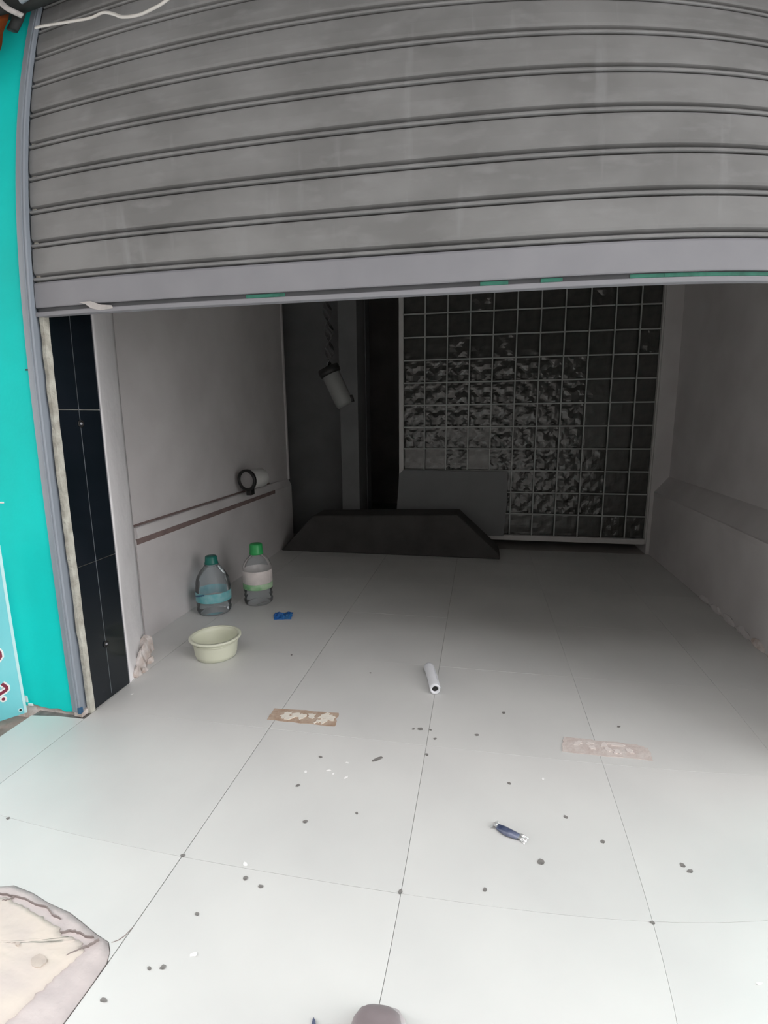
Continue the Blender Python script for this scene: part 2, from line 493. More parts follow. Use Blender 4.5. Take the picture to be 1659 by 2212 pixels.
wr = profile_wall('wall_right', [(2.945, 0.0), (2.945, 0.535), (3.04, 0.65), (3.05, 0.66), (3.05, 2.7), (3.5, 2.7), (3.5, 0.0)], 0.25, 2.9, 'plaster', 'grey plastered right room wall with a sloping dado ledge')
bm = B(); prism(bm, [(2.938, 0.50), (2.945, 0.50), (2.945, 0.537), (2.938, 0.532)], 'y', 0.3, 2.88)
link('dado_lip', bm, 'plaster', wr)
rr = random.Random(21)
for k in range(7):
    y = 0.75 + 0.17 * k
    bm = B()
    bmesh.ops.create_icosphere(bm, subdivisions=2, radius=1.0)
    for v in bm.verts:
        d = 1 + 0.4 * noise.noise(v.co * 1.5 + Vector((k * 2.3, 5, 0)))
        v.co = Vector((2.945 + v.co.x * 0.014 * d, y + v.co.y * 0.075 * d, 0.012 + max(-0.012, v.co.z * 0.026 * d)))
    link('plaster_crumb', bm, 'broken' if k < 3 else 'plaster', wr)
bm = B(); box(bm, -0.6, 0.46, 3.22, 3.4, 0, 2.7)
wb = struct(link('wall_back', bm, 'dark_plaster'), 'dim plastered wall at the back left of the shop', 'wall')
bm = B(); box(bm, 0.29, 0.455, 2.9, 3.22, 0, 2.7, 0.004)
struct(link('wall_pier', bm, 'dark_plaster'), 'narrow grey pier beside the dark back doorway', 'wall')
bm = B(); box(bm, 2.918, 3.35, 2.9, 3.2, 0, 2.7, 0.004)
struct(link('wall_pilaster', bm, 'plaster'), 'pale pilaster at the right end of the grid gate', 'wall')
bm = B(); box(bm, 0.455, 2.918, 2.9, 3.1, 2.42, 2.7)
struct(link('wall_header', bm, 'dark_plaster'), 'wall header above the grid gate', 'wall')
bm = B()
box(bm, -0.6, 3.4, 5.2, 5.4, 0, 2.7)
struct(link('wall_rear', bm, 'dim'), 'rear wall of the dark back room', 'wall')
bm = B(); box(bm, -0.7, -0.6, 2.9, 5.4, 0, 2.7)
struct(link('wall_rear_left', bm, 'dim'), 'left wall of the dark back room', 'wall')
bm = B(); box(bm, 3.35, 3.45, 2.9, 5.4, 0, 2.7)
struct(link('wall_rear_right', bm, 'dim'), 'right wall of the dark back room', 'wall')
bm = B(); box(bm, -0.7, 3.45, 0.24, 5.4, 2.7, 2.9)
struct(link('ceiling', bm, 'ceil'), 'shop ceiling', 'ceiling')
bm = B(); box(bm, 2.73, 2.95, 0.024, 0.25, 0, 2.72)
struct(link('wall_entrance_end', bm, 'cream'), 'entrance reveal at the far end of the opening', 'wall')

# ================================================================== ROLLER SHUTTER
sh = thing('roller_shutter', 'grey steel roller shutter half raised over the shop entrance', 'shutter', (1.37, 0.0, 1.518))
PITCH = 0.1134
Z0 = 1.633
prof = [(0.012, 0.1150), (-0.003, 0.1150), (-0.0068, 0.1125), (-0.0078, 0.108), (-0.0090, 0.07), (-0.0082, 0.038), (-0.0055, 0.030), (0.0040, 0.0245), (0.0110, 0.0215), (0.0110, 0.0185),
        (0.0010, 0.0178), (-0.0085, 0.0160), (-0.0115, 0.0130), (-0.0118, 0.0100), (-0.0095, 0.0070), (0.0000, 0.0052), (0.0100, 0.0042), (0.0120, 0.0035)]
bm = B()
prism(bm, prof, 'x', 0.0065 - 1.37, 2.75 - 1.37)
bmesh.ops.recalc_face_normals(bm, faces=bm.faces[:])
slat_me = bpy.data.meshes.new('slat')
bm.to_mesh(slat_me); bm.free()
finish(slat_me, 'shutter')
for k in range(10):
    o = bpy.data.objects.new('slat', slat_me)
    COL.objects.link(o)
    o.parent = sh
    o.location = (0.0, 0.0, Z0 + PITCH * k - 1.518)
bm = B(); prism(bm, [(0.010, 1.6335), (-0.006, 1.6335), (-0.010, 1.629), (-0.0115, 1.626), (-0.0115, 1.551), (-0.0095, 1.548), (0.010, 1.548)], 'x', 0.0065, 2.75)
bar = link('bottom_bar', bm, 'bar', sh)
bm = B(); box(bm, 0.0065, 2.75, -0.002, 0.010, 1.5325, 1.5485)
rec = link('seal_recess', bm, 'dark_metal', sh)
for x0, x1 in ((0.79, 0.92), (1.52, 1.60), (1.69, 1.75), (1.93, 2.02), (2.02, 2.32)):
    bm = B(); box(bm, x0, x1, -0.0045, -0.0015, 1.535, 1.546, 0.001)
    link('paint_smear', bm, 'green', rec)
bm = B(); prism(bm, [(0.014, 1.5185), (-0.014, 1.5185), (-0.0155, 1.5205), (-0.0155, 1.530), (-0.014, 1.5325), (0.014, 1.5325)], 'x', 0.0065, 2.75)
lip = link('bottom_lip', bm, 'bar', sh)
bm = B()
prism(bm, [(0.19, 1.553), (0.235, 1.5545), (0.275, 1.541), (0.315, 1.5365), (0.32, 1.527), (0.27, 1.523), (0.235, 1.532), (0.215, 1.546)], 'y', -0.0175, -0.0155)
link('tape_scrap', bm, 'tape', lip)

# side guide
gd = thing('shutter_guide', 'tall blue-grey steel guide rail at the left edge of the shutter', 'guide rail', (-0.008, -0.01, 0.0))
bm = B()
prism(bm, [(-0.036, -0.024), (-0.034, -0.031), (-0.012, -0.034), (0.002, -0.034), (0.006, -0.030), (0.006, -0.0135), (-0.005, -0.0135), (-0.005, 0.012), (0.004, 0.012), (0.004, 0.022), (-0.036, 0.022)], 'z', 0.022, 2.74)
link('channel', bm, 'guide', gd)
bm = B(); box(bm, -0.012, -0.004, -0.0365, -0.0335, 0.03, 2.7, 0.001)
link('lip_bead', bm, 'guide', gd)
bm = B(); box(bm, -0.030, 0.008, -0.030, 0.02, 0.0, 0.022, 0.003)
link('foot', bm, 'broken', gd)
bm = B(); box(bm, -0.006, 0.009, -0.037, -0.020, 0.018, 0.045, 0.003)
link('end_stop', bm, 'label_navy', gd)

# white cable across the shutter top
bm = B()
tube(bm, [(0.03, -0.05, 2.54), (0.047, -0.06, 2.533), (0.179, -0.06, 2.504), (0.278, -0.06, 2.486), (0.328, -0.06, 2.490), (0.372, -0.06, 2.470), (0.41, -0.06, 2.446), (0.472, -0.06, 2.435), (0.522, -0.06, 2.444), (0.57, -0.06, 2.462), (0.66, -0.06, 2.53), (0.72, -0.06, 2.62), (0.75, -0.06, 2.70)], 0.0062, 10)
tag(link('cable', bm, 'cable', None, True), 'loose white cable sagging across the top of the shutter', 'cable')
# dark tarpaulin roll and orange cloth at the top left corner
tr = thing('tarpaulin_roll', 'dark rolled tarpaulin tied under the eave at the top left corner', 'tarpaulin', (0.0, -0.12, 2.60))
bm = B()
pth = []
tube(bm, [(-0.9, -0.13, 2.68), (-0.5, -0.13, 2.665), (-0.2, -0.12, 2.655), (-0.02, -0.11, 2.655), (0.15, -0.10, 2.66), (0.35, -0.09, 2.68), (0.6, -0.08, 2.73)], 0.055, 14)
for v in bm.verts:
    v.co += Vector((0, 1, 1)) * 0.014 * noise.noise(v.co * 11)
link('roll', bm, 'tarp', tr, True)
bm = B()
tube(bm, [(-0.085, -0.15, 2.70), (-0.075, -0.175, 2.66), (-0.03, -0.17, 2.60), (0.015, -0.12, 2.565)], 0.010, 8)
link('tie_cord', bm, 'tape', tr, True)
bm = B()
tube(bm, [(0.03, -0.16, 2.61), (0.07, -0.16, 2.62), (0.11, -0.15, 2.635)], 0.018, 10)
link('pale_fold', bm, 'guide', tr, True)
bm = B()
tube(bm, [(-0.02, -0.10, 2.62), (-0.03, -0.10, 2.57), (-0.045, -0.10, 2.535)], 0.024, 10)
link('loose_fold', bm, 'tarp', tr, True)
bm = B()
n = 10
g1 = []
for i in range(n + 1):
    row = []
    for j in range(n + 1):
        x = -0.36 + 0.318 * i / n
        z = 2.585 - 0.175 * j / n
        if i == n:
            x += 0.008 * (1 - j / n)
        y = -0.15 + 0.012 * math.sin(i * 1.3) + 0.004 * math.sin(j)
        row.append(bm.verts.new((x, y, z)))
    g1.append(row)
for i in range(n):
    for j in range(n):
        bm.faces.new((g1[i][j], g1[i + 1][j], g1[i + 1][j + 1], g1[i][j + 1]))
bmesh.ops.solidify(bm, geom=bm.faces[:], thickness=0.006)
tag(link('orange_cloth', bm, 'orange', None, True), 'orange cloth hanging at the top left corner before the turquoise wall', 'cloth')

# ================================================================== GRID GATE
GY = 2.93
gt = thing('grid_gate', 'white framed grid gate with crumpled clear film behind its bars', 'gate', (1.87, GY, 0.0))
GX0, GX1, GZ0, GZ1 = 0.862, 2.918, 0.128, 2.40
bm = B(); box(bm, 0.822, GX0, GY - 0.025, GY + 0.02, 0.085, 2.42, 0.003)
link('stile', bm, 'gate', gt)
bm = B(); box(bm, 2.905, 2.917, GY - 0.022, GY + 0.02, 0.085, 2.42, 0.002)
link('stile', bm, 'gate', gt)
bm = B(); box(bm, GX0, 2.905, GY - 0.025, GY + 0.02, 0.082, GZ0, 0.003)
link('bottom_rail', bm, 'gate', gt)
bm = B(); box(bm, GX0, 2.905, GY - 0.025, GY + 0.02, 2.38, 2.418, 0.003)
link('top_rail', bm, 'gate', gt)
vx = [1.046, 1.236, 1.424, 1.613, 1.802, 1.990, 2.178, 2.368, 2.560, 2.748]
hz = [0.128 + 0.1885 * k for k in range(1, 12)]
for x in vx:
    bm = B(); box(bm, x - 0.005, x + 0.005, GY - 0.012, GY - 0.004, GZ0, 2.38, 0.001)
    link('vertical_bar', bm, 'wire', gt)
for z in hz:
    bm = B(); box(bm, GX0, 2.905, GY - 0.003, GY + 0.004, z - 0.0055, z + 0.0055, 0.001)
    link('cross_bar', bm, 'wire', gt)
# crumpled film panes: four variants of one mesh
film = []
for q in range(6):
    amp = 0.013 if q < 4 else 0.003
    bm = B()
    n = 9
    gr = [[bm.verts.new(((i / n - 0.5) * 0.184, amp * noise.noise(Vector((i * 0.36 + q * 7.7, j * 0.36 + q * 3.3, 0.0))) * (1 if 0 < i < n and 0 < j < n else 0.2), (j / n) * 0.184)) for j in range(n + 1)] for i in range(n + 1)]
    for i in range(n):
        for j in range(n):
            bm.faces.new((gr[i][j], gr[i + 1][j], gr[i + 1][j + 1], gr[i][j + 1]))
    bmesh.ops.triangulate(bm, faces=bm.faces[:])
    bmesh.ops.solidify(bm, geom=bm.faces[:], thickness=0.002)
    me = bpy.data.meshes.new('film_pane')
    bm.to_mesh(me); bm.free()
    finish(me, 'film')
    film.append(me)
ex = [GX0 - 0.004] + vx + [2.908]
ez = [GZ0] + hz + [2.38]
rr = random.Random(2)
for i in range(11):
    for j in range(12):
        rough_pane = (j in (4, 5, 6, 7) and i < 8) or (j in (1, 2, 3) and 3 < i < 9) or rr.random() < 0.12
        o = bpy.data.objects.new('film_pane', film[rr.randrange(4) if rough_pane else rr.choice((4, 5))])
        COL.objects.link(o)
        o.parent = gt
        o.location = ((ex[i] + ex[i + 1]) / 2 - 1.87, 0.026, ez[j] + 0.001)
        o.scale = ((ex[i + 1] - ex[i]) / 0.1875, rr.choice((-1, 1)) * rr.uniform(0.7, 1.0), (ez[j + 1] - ez[j]) / 0.1885)
bm = B(); prism(bm, [(0.80, 0.30), (1.40, 0.27), (1.56, 0.12), (1.75, 0.12), (1.77, 0.40), (1.77, 0.69), (0.862, 0.695), (0.826, 0.66)], 'y', GY - 0.045, GY - 0.028)
link('added_sheet', bm, 'sheet', gt)  # plain sheet added to fill the smeared lower left of the gate

# low dark block added as stand-in for a smeared dark area before the gate
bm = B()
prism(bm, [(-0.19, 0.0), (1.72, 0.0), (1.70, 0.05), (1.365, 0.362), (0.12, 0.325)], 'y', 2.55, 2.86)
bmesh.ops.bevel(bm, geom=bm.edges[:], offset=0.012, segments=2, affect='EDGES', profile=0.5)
tag(link('fill_block', bm, 'dark'), 'low dark block with sloping ends, added to fill a smeared area at the back', 'block')

# ================================================================== LAMPS
sl = thing('wall_lamp', 'short white cylinder lamp with black front ring resting on the left dado rail', 'lamp', (-0.11, 1.87, 0.612))
ax = Vector((0.25, 1.0, 0.02)).normalized()
c0 = Vector((-0.118, 1.80, 0.722))
bm = B(); lathe(bm, [(0.058, 0.012), (0.068, 0.012), (0.070, 0.03), (0.070, 0.17), (0.060, 0.185), (0, 0.187)], c0, ax, 36)
link('can', bm, 'lamp', sl, True)
bm = B(); lathe(bm, [(0.060, 0.0), (0.070, -0.006), (0.0785, 0.0), (0.0785, 0.018), (0.070, 0.024), (0.060, 0.018)], c0, ax, 40, True)
link('front_ring', bm, 'black', sl, True)
bm = B(); lathe(bm, [(0, 0.010), (0.061, 0.010), (0.061, 0.014), (0, 0.014)], c0, ax, 36)
link('lens', bm, 'lamp_face', sl)
bm = B(); box(bm, -0.125, -0.085, 1.80, 1.86, 0.612, 0.66, 0.004)
link('foot', bm, 'black', sl)

hl = thing('hanging_lamp', 'white cylinder lamp with black rim hanging on a twisted shiny cord', 'lamp', (0.43, 2.2, 1.22))
top = Vector((0.408, 2.2, 1.50)); bot = Vector((0.520, 2.22, 1.25))
ax = (bot - top).normalized(); ln = (bot - top).length
bm = B(); lathe(bm, [(0.052, 0.0), (0.062, 0.0), (0.068, 0.03), (0.068, ln - 0.02), (0.058, ln), (0, ln + 0.004)], top, ax, 32)
link('can', bm, 'lamp_shaded', hl, True)
bm = B(); lathe(bm, [(0.055, -0.035), (0.080, -0.030), (0.084, 0.0), (0.080, 0.022), (0.066, 0.026), (0.055, 0.0)], top, ax, 36, True)
link('rim', bm, 'black', hl, True)
bm = B(); lathe(bm, [(0, -0.004), (0.058, -0.004), (0.058, 0.002), (0, 0.002)], top, ax, 30)
link('lens', bm, 'lamp_shaded', hl)
bm = B(); lathe(bm, [(0, -0.02), (0.013, -0.02), (0.015, 0.0), (0.013, 0.03), (0, 0.03)], (0.572, 2.21, 1.305), (0.3, 0, -1), 14)
link('knob', bm, 'black', hl, True)
bm = B()                               # twisted ribbon cord up to the ceiling
nseg = 120
prev = None
for k in range(nseg + 1):
    t = k / nseg
    z = 1.52 + (2.70 - 1.52) * t
    a = t * 2 * math.pi * 4.2 + 0.6
    cx = 0.405 + 0.01 * math.sin(t * 9)
    dx, dy = math.cos(a) * 0.034, math.sin(a) * 0.034
    th = 0.004
    nx, ny = -math.sin(a) * th, math.cos(a) * th
    cur = [bm.verts.new((cx + sx * dx + sn * nx, 2.2 + sx * dy + sn * ny, z)) for sx, sn in ((-1, -1), (1, -1), (1, 1), (-1, 1))]
    if prev:
        for q in range(4):
            bm.faces.new((prev[q], prev[(q + 1) % 4], cur[(q + 1) % 4], cur[q]))
    else:
        bm.faces.new(cur[::-1])
    prev = cur
bm.faces.new(prev)
link('twisted_cord', bm, 'cord', hl, True)

# ================================================================== BOTTLES AND BOWL
bt = thing('water_bottle', 'clear water bottle with dark green cap and teal label by the left wall', 'bottle', (-0.045, 1.12, 0.0))
c = (-0.045, 1.12, 0.0)
bm = B(); lathe(bm, [(0, 0.006), (0.07, 0.004), (0.088, 0.0), (0.098, 0.012), (0.102, 0.03), (0.097, 0.045), (0.102, 0.06), (0.102, 0.165), (0.099, 0.172), (0.100, 0.19), (0.092, 0.22), (0.072, 0.255), (0.048, 0.285), (0.034, 0.305), (0.030, 0.318)], c, n=40)
link('body', bm, 'water', bt, True)
bm = B(); lathe(bm, [(0.1032, 0.082), (0.1036, 0.084), (0.1036, 0.138), (0.1032, 0.140), (0.1024, 0.138), (0.1024, 0.084)], c, n=40, closed=True)
lb = link('label', bm, 'label_teal', bt, True)
bm = B()
for k in range(5):
    a = math.radians(-62 + 9 * k)
    u = Vector((math.sin(a + 0.35), -math.cos(a + 0.35), 0))
    t = Vector((-u.y, u.x, 0))
    p0 = Vector(c) + u * 0.1040 + Vector((0, 0, 0.118 + 0.004 * k))
    vs = [bm.verts.new(p0 + t * sx * 0.012 + Vector((0, 0, sz * 0.006))+ u*0.0006) for sx, sz in ((-1, -1), (1, -0.4), (1, 1), (-1, 0.4))]
    bm.faces.new(vs)
link('lettering', bm, 'label_navy', lb)
bm = B(); lathe(bm, [(0, 0.350), (0.030, 0.350), (0.034, 0.346), (0.037, 0.315), (0.040, 0.308), (0.040, 0.302), (0, 0.302)], c, n=28)
link('cap', bm, 'cap_dark', bt, True)
bm = B(); lathe(bm, [(0.028, 0.292), (0.042, 0.292), (0.042, 0.297), (0.028, 0.297)], c, n=28, closed=True)
link('neck_ring', bm, 'water', bt, True)

b2 = thing('water_bottle', 'clear water bottle with bright green cap and white and green label', 'bottle', (0.158, 1.31, 0.0))
c = (0.158, 1.31, 0.0)
bm = B(); lathe(bm, [(0, 0.006), (0.06, 0.004), (0.078, 0.0), (0.088, 0.012), (0.090, 0.03), (0.084, 0.045), (0.090, 0.06), (0.084, 0.075), (0.090, 0.09), (0.091, 0.22), (0.088, 0.245), (0.078, 0.272), (0.058, 0.298), (0.040, 0.318), (0.036, 0.33)], c, n=40)
link('body', bm, 'clear', b2, True)
bm = B(); lathe(bm, [(0.0915, 0.140), (0.0922, 0.141), (0.0922, 0.222), (0.0915, 0.223), (0.0905, 0.222), (0.0905, 0.141)], c, n=40, closed=True)
link('label', bm, 'label_white', b2, True)
bm = B(); lathe(bm, [(0.0918, 0.104), (0.0925, 0.105), (0.0925, 0.139), (0.0918, 0.140), (0.0908, 0.139), (0.0908, 0.105)], c, n=40, closed=True)
link('label_band', bm, 'label_green', b2, True)
bm = B(); lathe(bm, [(0, 0.386), (0.034, 0.386), (0.039, 0.381), (0.041, 0.335), (0.043, 0.328), (0.043, 0.320), (0, 0.320)], c, n=28)
link('cap', bm, 'cap', b2, True)

bw = thing('plastic_bowl', 'cream plastic bowl standing on the floor in front of the bottles', 'bowl', (0.262, 0.575, 0.0))
c = (0.262, 0.575, 0.0)
bm = B(); lathe(bm, [(0, 0.004), (0.085, 0.004), (0.087, 0.0), (0.095, 0.002), (0.100, 0.02), (0.108, 0.085), (0.112, 0.106), (0.1095, 0.106), (0.104, 0.085), (0.096, 0.02), (0.090, 0.009), (0, 0.009)], c, n=44)
link('basin', bm, 'bowl', bw, True)
bm = B(); lathe(bm, [(0.1085, 0.1065), (0.1215, 0.1065), (0.1245, 0.103), (0.1240, 0.097), (0.1215, 0.097), (0.1205, 0.1025), (0.1085, 0.1025)], c, n=44, closed=True)
link('rim', bm, 'bowl', bw, True)
bm = B(); lathe(bm, [(0.1075, 0.085), (0.1105, 0.084), (0.1105, 0.078), (0.1068, 0.078)], c, n=44, closed=True)
link('band', bm, 'bowl', bw, True)

# ================================================================== LITTER
# blue wrapper
def crumple(name, x0, x1, y0, y1, h, m, seed, n=12, rot=0.0, thick=0.0015, parent=None, origin=None):
    bm = B()
    cx, cy = (x0 + x1) / 2, (y0 + y1) / 2
    gr = []
    for i in range(n + 1):
        row = []
        for j in range(n + 1):
            u, v = i / n - 0.5, j / n - 0.5
            e = 1 + 0.12 * noise.noise(Vector((u * 5, v * 5, seed)))
            x, y = u * (x1 - x0) * e, v * (y1 - y0) * e
            z = h * (0.5 + noise.noise(Vector((u * 6, v * 6, seed * 1.7)))) * (1 - (2 * abs(v)) ** 3) + 0.0022
            X = cx + x * math.cos(rot) - y * math.sin(rot)
            Y = cy + x * math.sin(rot) + y * math.cos(rot)
            row.append(bm.verts.new((X, Y, max(0.0022, z))))
        gr.append(row)
    for i in range(n):
        for j in range(n):
            bm.faces.new((gr[i][j], gr[i + 1][j], gr[i + 1][j + 1], gr[i][j + 1]))
    bmesh.ops.solidify(bm, geom=bm.faces[:], thickness=thick)
    zm = min(v.co.z for v in bm.verts)
    for v in bm.verts:
        v.co.z += 0.0003 - zm
    return link(name, bm, m, parent)
tag(crumple('wrapper', 0.352, 0.458, 1.055, 1.155, 0.022, 'blue', 4.2, rot=0.25), 'crumpled blue plastic wrapper on the floor beside the bottles', 'wrapper')

# peeled floor strips
def strip(name, label, outline, m, flakes, fm):
    t = thing(name, label, 'strip', (sum(q[0] for q in outline) / len(outline), sum(q[1] for q in outline) / len(outline), 0.0))
    rr = random.Random(len(outline) * 13 + int(outline[0][0] * 100))
    pts = []
    for a, b in zip(outline, outline[1:] + outline[:1]):
        pts += jag(a, b, 8, 0.0035, rr.random())[:-1]
    bm = B(); prism(bm, pts, 'z', 0.0003, 0.0022)
    link('backing', bm, m, t)
    for (x, y, l, wd, an) in flakes:
        bm = B()
        k = 13
        q = []
        for i in range(k):
            a = 2 * math.pi * i / k
            r = 1.35 + rr.uniform(-0.75, 0.45)
            u, v = math.cos(a) * l * r, math.sin(a) * wd * r
            q.append((x + u * math.cos(an) - v * math.sin(an), y + u * math.sin(an) + v * math.cos(an)))
        prism(bm, q, 'z', 0.0021, 0.0036 + rr.uniform(0, 0.002))
        link('flake', bm, fm, t)
    return t
strip('floor_strip', 'brown worn adhesive strip with peeled white flakes on the floor', [(0.738, 0.090), (0.737, 0.168), (1.003, 0.180), (1.012, 0.092)], 'rusty',
      [(0.80, 0.130, 0.020, 0.012, 0.9), (0.825, 0.115, 0.016, 0.010, 0.4), (0.845, 0.138, 0.016, 0.010, 0.2), (0.868, 0.130, 0.012, 0.016, 0.1), (0.905, 0.142, 0.013, 0.013, 0.3), (0.955, 0.145, 0.020, 0.012, 0.7), (0.965, 0.118, 0.018, 0.009, 0.9), (0.985, 0.135, 0.012, 0.012, 0.2), (0.94, 0.110, 0.012, 0.006, 0.9)], 'flake')
strip('floor_strip', 'pale pink worn adhesive strip on the floor towards the right', [(1.842, 0.085), (1.860, 0.172), (2.105, 0.165), (2.146, 0.148), (2.140, 0.078)], 'pink',
      [(1.905, 0.140, 0.014, 0.007, 0.7), (1.945, 0.145, 0.010, 0.007, 0.2), (1.95, 0.122, 0.009, 0.009, 0.2), (1.995, 0.145, 0.016, 0.006, 0.8), (2.003, 0.118, 0.008, 0.013, 0.1), (2.04, 0.150, 0.020, 0.006, 0.0), (2.075, 0.120, 0.010, 0.013, 0.3), (2.03, 0.108, 0.010, 0.010, 0.4)], 'flake_pink')

# white paper roll
pr = thing('paper_roll', 'small white paper roll lying on the floor tiles', 'paper roll', (1.347, 0.485, 0.0))
a = Vector((1.322, 0.585, 0.0225)); b = Vector((1.370, 0.385, 0.0225))
ax = (b - a).normalized(); ln = (b - a).length
bm = B()
prev = None
n = 40
for k in range(n + 1):                     # spiral roll with an open end
    pass
lathe(bm, [(0.015, 0.0), (0.0215, 0.003), (0.022, 0.02), (0.0205, ln * 0.5), (0.022, ln - 0.015), (0.0212, ln), (0.013, ln - 0.004), (0.013, 0.004)], a, ax, 28, True)
link('sheet', bm, 'paper', pr, True)
bm = B(); lathe(bm, [(0.0, 0.012), (0.0135, 0.012), (0.0135, ln - 0.010), (0.0, ln - 0.010)], a, ax, 20)
link('core', bm, 'black', pr)
bm = B(); tube(bm, [(1.343, 0.585, 0.030), (1.365, 0.495, 0.034), (1.391, 0.392, 0.028)], 0.0022, 6)
link('loose_edge', bm, 'paper', pr)

# sachet with silver ends
wp = thing('foil_sachet', 'small dark navy foil sachet with silver twisted ends on the floor', 'wrapper', (1.64, -0.322, 0.0))
P0, P1 = Vector((1.608, -0.304)), Vector((1.668, -0.334))
bm = B()
d = (P1 - P0).normalized(); nv = Vector((-d.y, d.x))
n, m_ = 14, 12
rings = []
for i in range(n + 1):
    t = i / n
    ctr = P0.lerp(P1, t) + nv * (-0.006 * math.sin(math.pi * t))
    wv = 0.0135 * (0.75 + 0.25 * math.sin(math.pi * t))
    hv = 0.0085 * (0.55 + 0.45 * math.sin(math.pi * t))
    ring = []
    for k in range(m_):
        a = 2 * math.pi * k / m_
        w_ = math.cos(a) * wv
        z = hv + math.sin(a) * hv * (1 + 0.2 * noise.noise(Vector((t * 6, a, 0.5))))
        q = ctr + nv * w_
        ring.append(bm.verts.new((q.x, q.y, max(0.0004, z))))
    rings.append(ring)
for r0, r1 in zip(rings[:-1], rings[1:]):
    for k in range(m_):
        bm.faces.new((r0[k], r0[(k + 1) % m_], r1[(k + 1) % m_], r1[k]))
bm.faces.new(rings[0][::-1]); bm.faces.new(rings[-1])
link('pouch', bm, 'navy', wp, True)
for base, sgn, l in ((P0, -1, 0.018), (P1, 1, 0.026)):
    bm = B()
    gr = []
    for i in range(7):
        t = i / 6
        row = []
        for j in range(7):
            v = j / 6 - 0.5
            q = base + d * sgn * (t * l - 0.004) + nv * v * (0.020 + 0.010 * t)
            row.append(bm.verts.new((q.x, q.y, 0.007 + 0.0035 * math.sin(j * 2.1 + i) * t - 0.004 * t + (0.007 if sgn < 0 else 0.003) * math.sin(math.pi * t))))
        gr.append(row)
    for i in range(6):
        for j in range(6):
            bm.faces.new((gr[i][j], gr[i + 1][j], gr[i + 1][j + 1], gr[i][j + 1]))
    bmesh.ops.solidify(bm, geom=bm.faces[:], thickness=0.001)
    link('foil_end', bm, 'silver', wp)

# dirt specks and crumbs
dark = [(1.336, 0.131, 1.5), (1.31, 0.126, 0.9), (1.374, 0.132, 0.8), (1.396, 0.081, 1.0), (1.375, -0.013, 1.0), (1.546, 0.13, 1.2), (1.209, -0.067, 1.3), (1.012, -0.089, 1.0), (0.983, -0.238, 1.0), (1.197, -0.32, 0.8),
        (1.057, -0.378, 1.0), (0.968, -0.593, 1.1), (1.017, -0.608, 1.0), (1.72, -0.408, 1.6), (1.808, -0.231, 1.0), (1.897, -0.312, 1.0), (2.092, -0.376, 1.2), (2.105, -0.395, 1.2), (1.574, -0.517, 0.9),
        (1.967, -0.566, 0.9), (0.893, -0.865, 1.1), (0.865, -0.877, 0.8), (0.814, -0.984, 1.2), (0.179, -0.566, 0.9), (0.898, -0.716, 0.8), (1.65, 0.295, 1.1), (1.651, -0.112, 0.9), (2.075, 0.272, 0.9), (0.634, 0.632, 0.9), (0.770, -0.559, 1.0), (1.367, -0.558, 1.1), (1.06, 0.52, 0.8)]
white = [(0.987, -0.172, 1.0), (1.061, -0.152, 1.2), (1.080, -0.165, 0.8), (1.112, -0.103, 0.8), (1.127, -0.175, 1.1), (0.949, -0.551, 1.1), (0.943, -0.817, 1.2), (1.76, -0.072, 0.9), (2.172, -0.753, 1.0), (0.088, 0.167, 1.0)]
def bit(name, x, y, s, m, seed, el, label, cat, group):
    bm = B()
    bmesh.ops.create_icosphere(bm, subdivisions=1, radius=1.0)
    an = 0.75 if el > 2 else seed * 1.3
    for v in bm.verts:
        d = 1 + 0.45 * noise.noise(v.co * 1.3 + Vector((seed * 2.7, 0, 0)))
        u, w_ = v.co.x * 0.0068 * s * d * el, v.co.y * 0.0052 * s * d
        v.co = Vector((x + u * math.cos(an) - w_ * math.sin(an), y + u * math.sin(an) + w_ * math.cos(an), 0.0012 + v.co.z * 0.0011))
    tag(link(name, bm, m), label, cat, group)
DL = ['largest dark smudge on the tile near the paper roll', 'small speck just left of the dark smudge', 'small speck just right of the dark smudge', 'speck below the dark smudge near a tile joint', 'lone speck on the tile joint below the dark smudge', 'grey smudge right of the paper roll, towards the pink strip',
      'long thin dark streak on the tile between the two strips', 'speck under the right end of the brown strip', 'speck on the tile well below the brown strip', 'thin speck in the middle of the tile left of the long joint', 'speck left of the middle on the tile before the brown strip', 'left of two specks on the front tile near the joint', 'right of two specks on the front tile near the joint',
      'dark crumb of dirt just below the foil sachet', 'speck up and right of the foil sachet', 'speck right of the foil sachet', 'left of two specks near the right edge', 'right of two specks near the right edge', 'speck left of and below the foil sachet, near the joint', 'speck on the right hand tile joint crossing near the bottom',
      'right of two specks beside the cement patch', 'left of two specks beside the cement patch', 'speck at the foot of the cement patch near the bottom edge', 'speck at the far left edge of the floor', 'faint speck on the front tile right of the long joint', 'speck up and right of the paper roll end', 'speck between the foil sachet and the pink strip', 'speck above the pink strip', 'speck on the tile right of the cream bowl', 'speck on the left tile joint crossing', 'speck on the middle tile joint crossing', 'speck between the bowl and the paper roll']
WL = ['white crumb left of a scatter below the brown strip', 'bigger white crumb amid the scatter below the brown strip', 'smaller white crumb amid the scatter below the brown strip', 'topmost white crumb of the scatter below the brown strip', 'rightmost white crumb of the scatter below the brown strip', 'white crumb above two specks on the front tile joint', 'white crumb on the front tile right of the cement patch', 'white crumb between the foil sachet and the pink strip', 'white crumb in the bottom right corner', 'white crumb at the foot of the black tiles']
for k, (x, y, s) in enumerate(dark):
    bit('dirt_speck', x, y, s * 1.15, 'dirt', k, 2.4 if k == 6 else 1.0, DL[k], 'dirt', 'dark specks on the floor')
for k, (x, y, s) in enumerate(white):
    bit('white_crumb', x, y, s, 'crumb', k + 50, 1.2, WL[k], 'crumb', 'white crumbs on the floor')

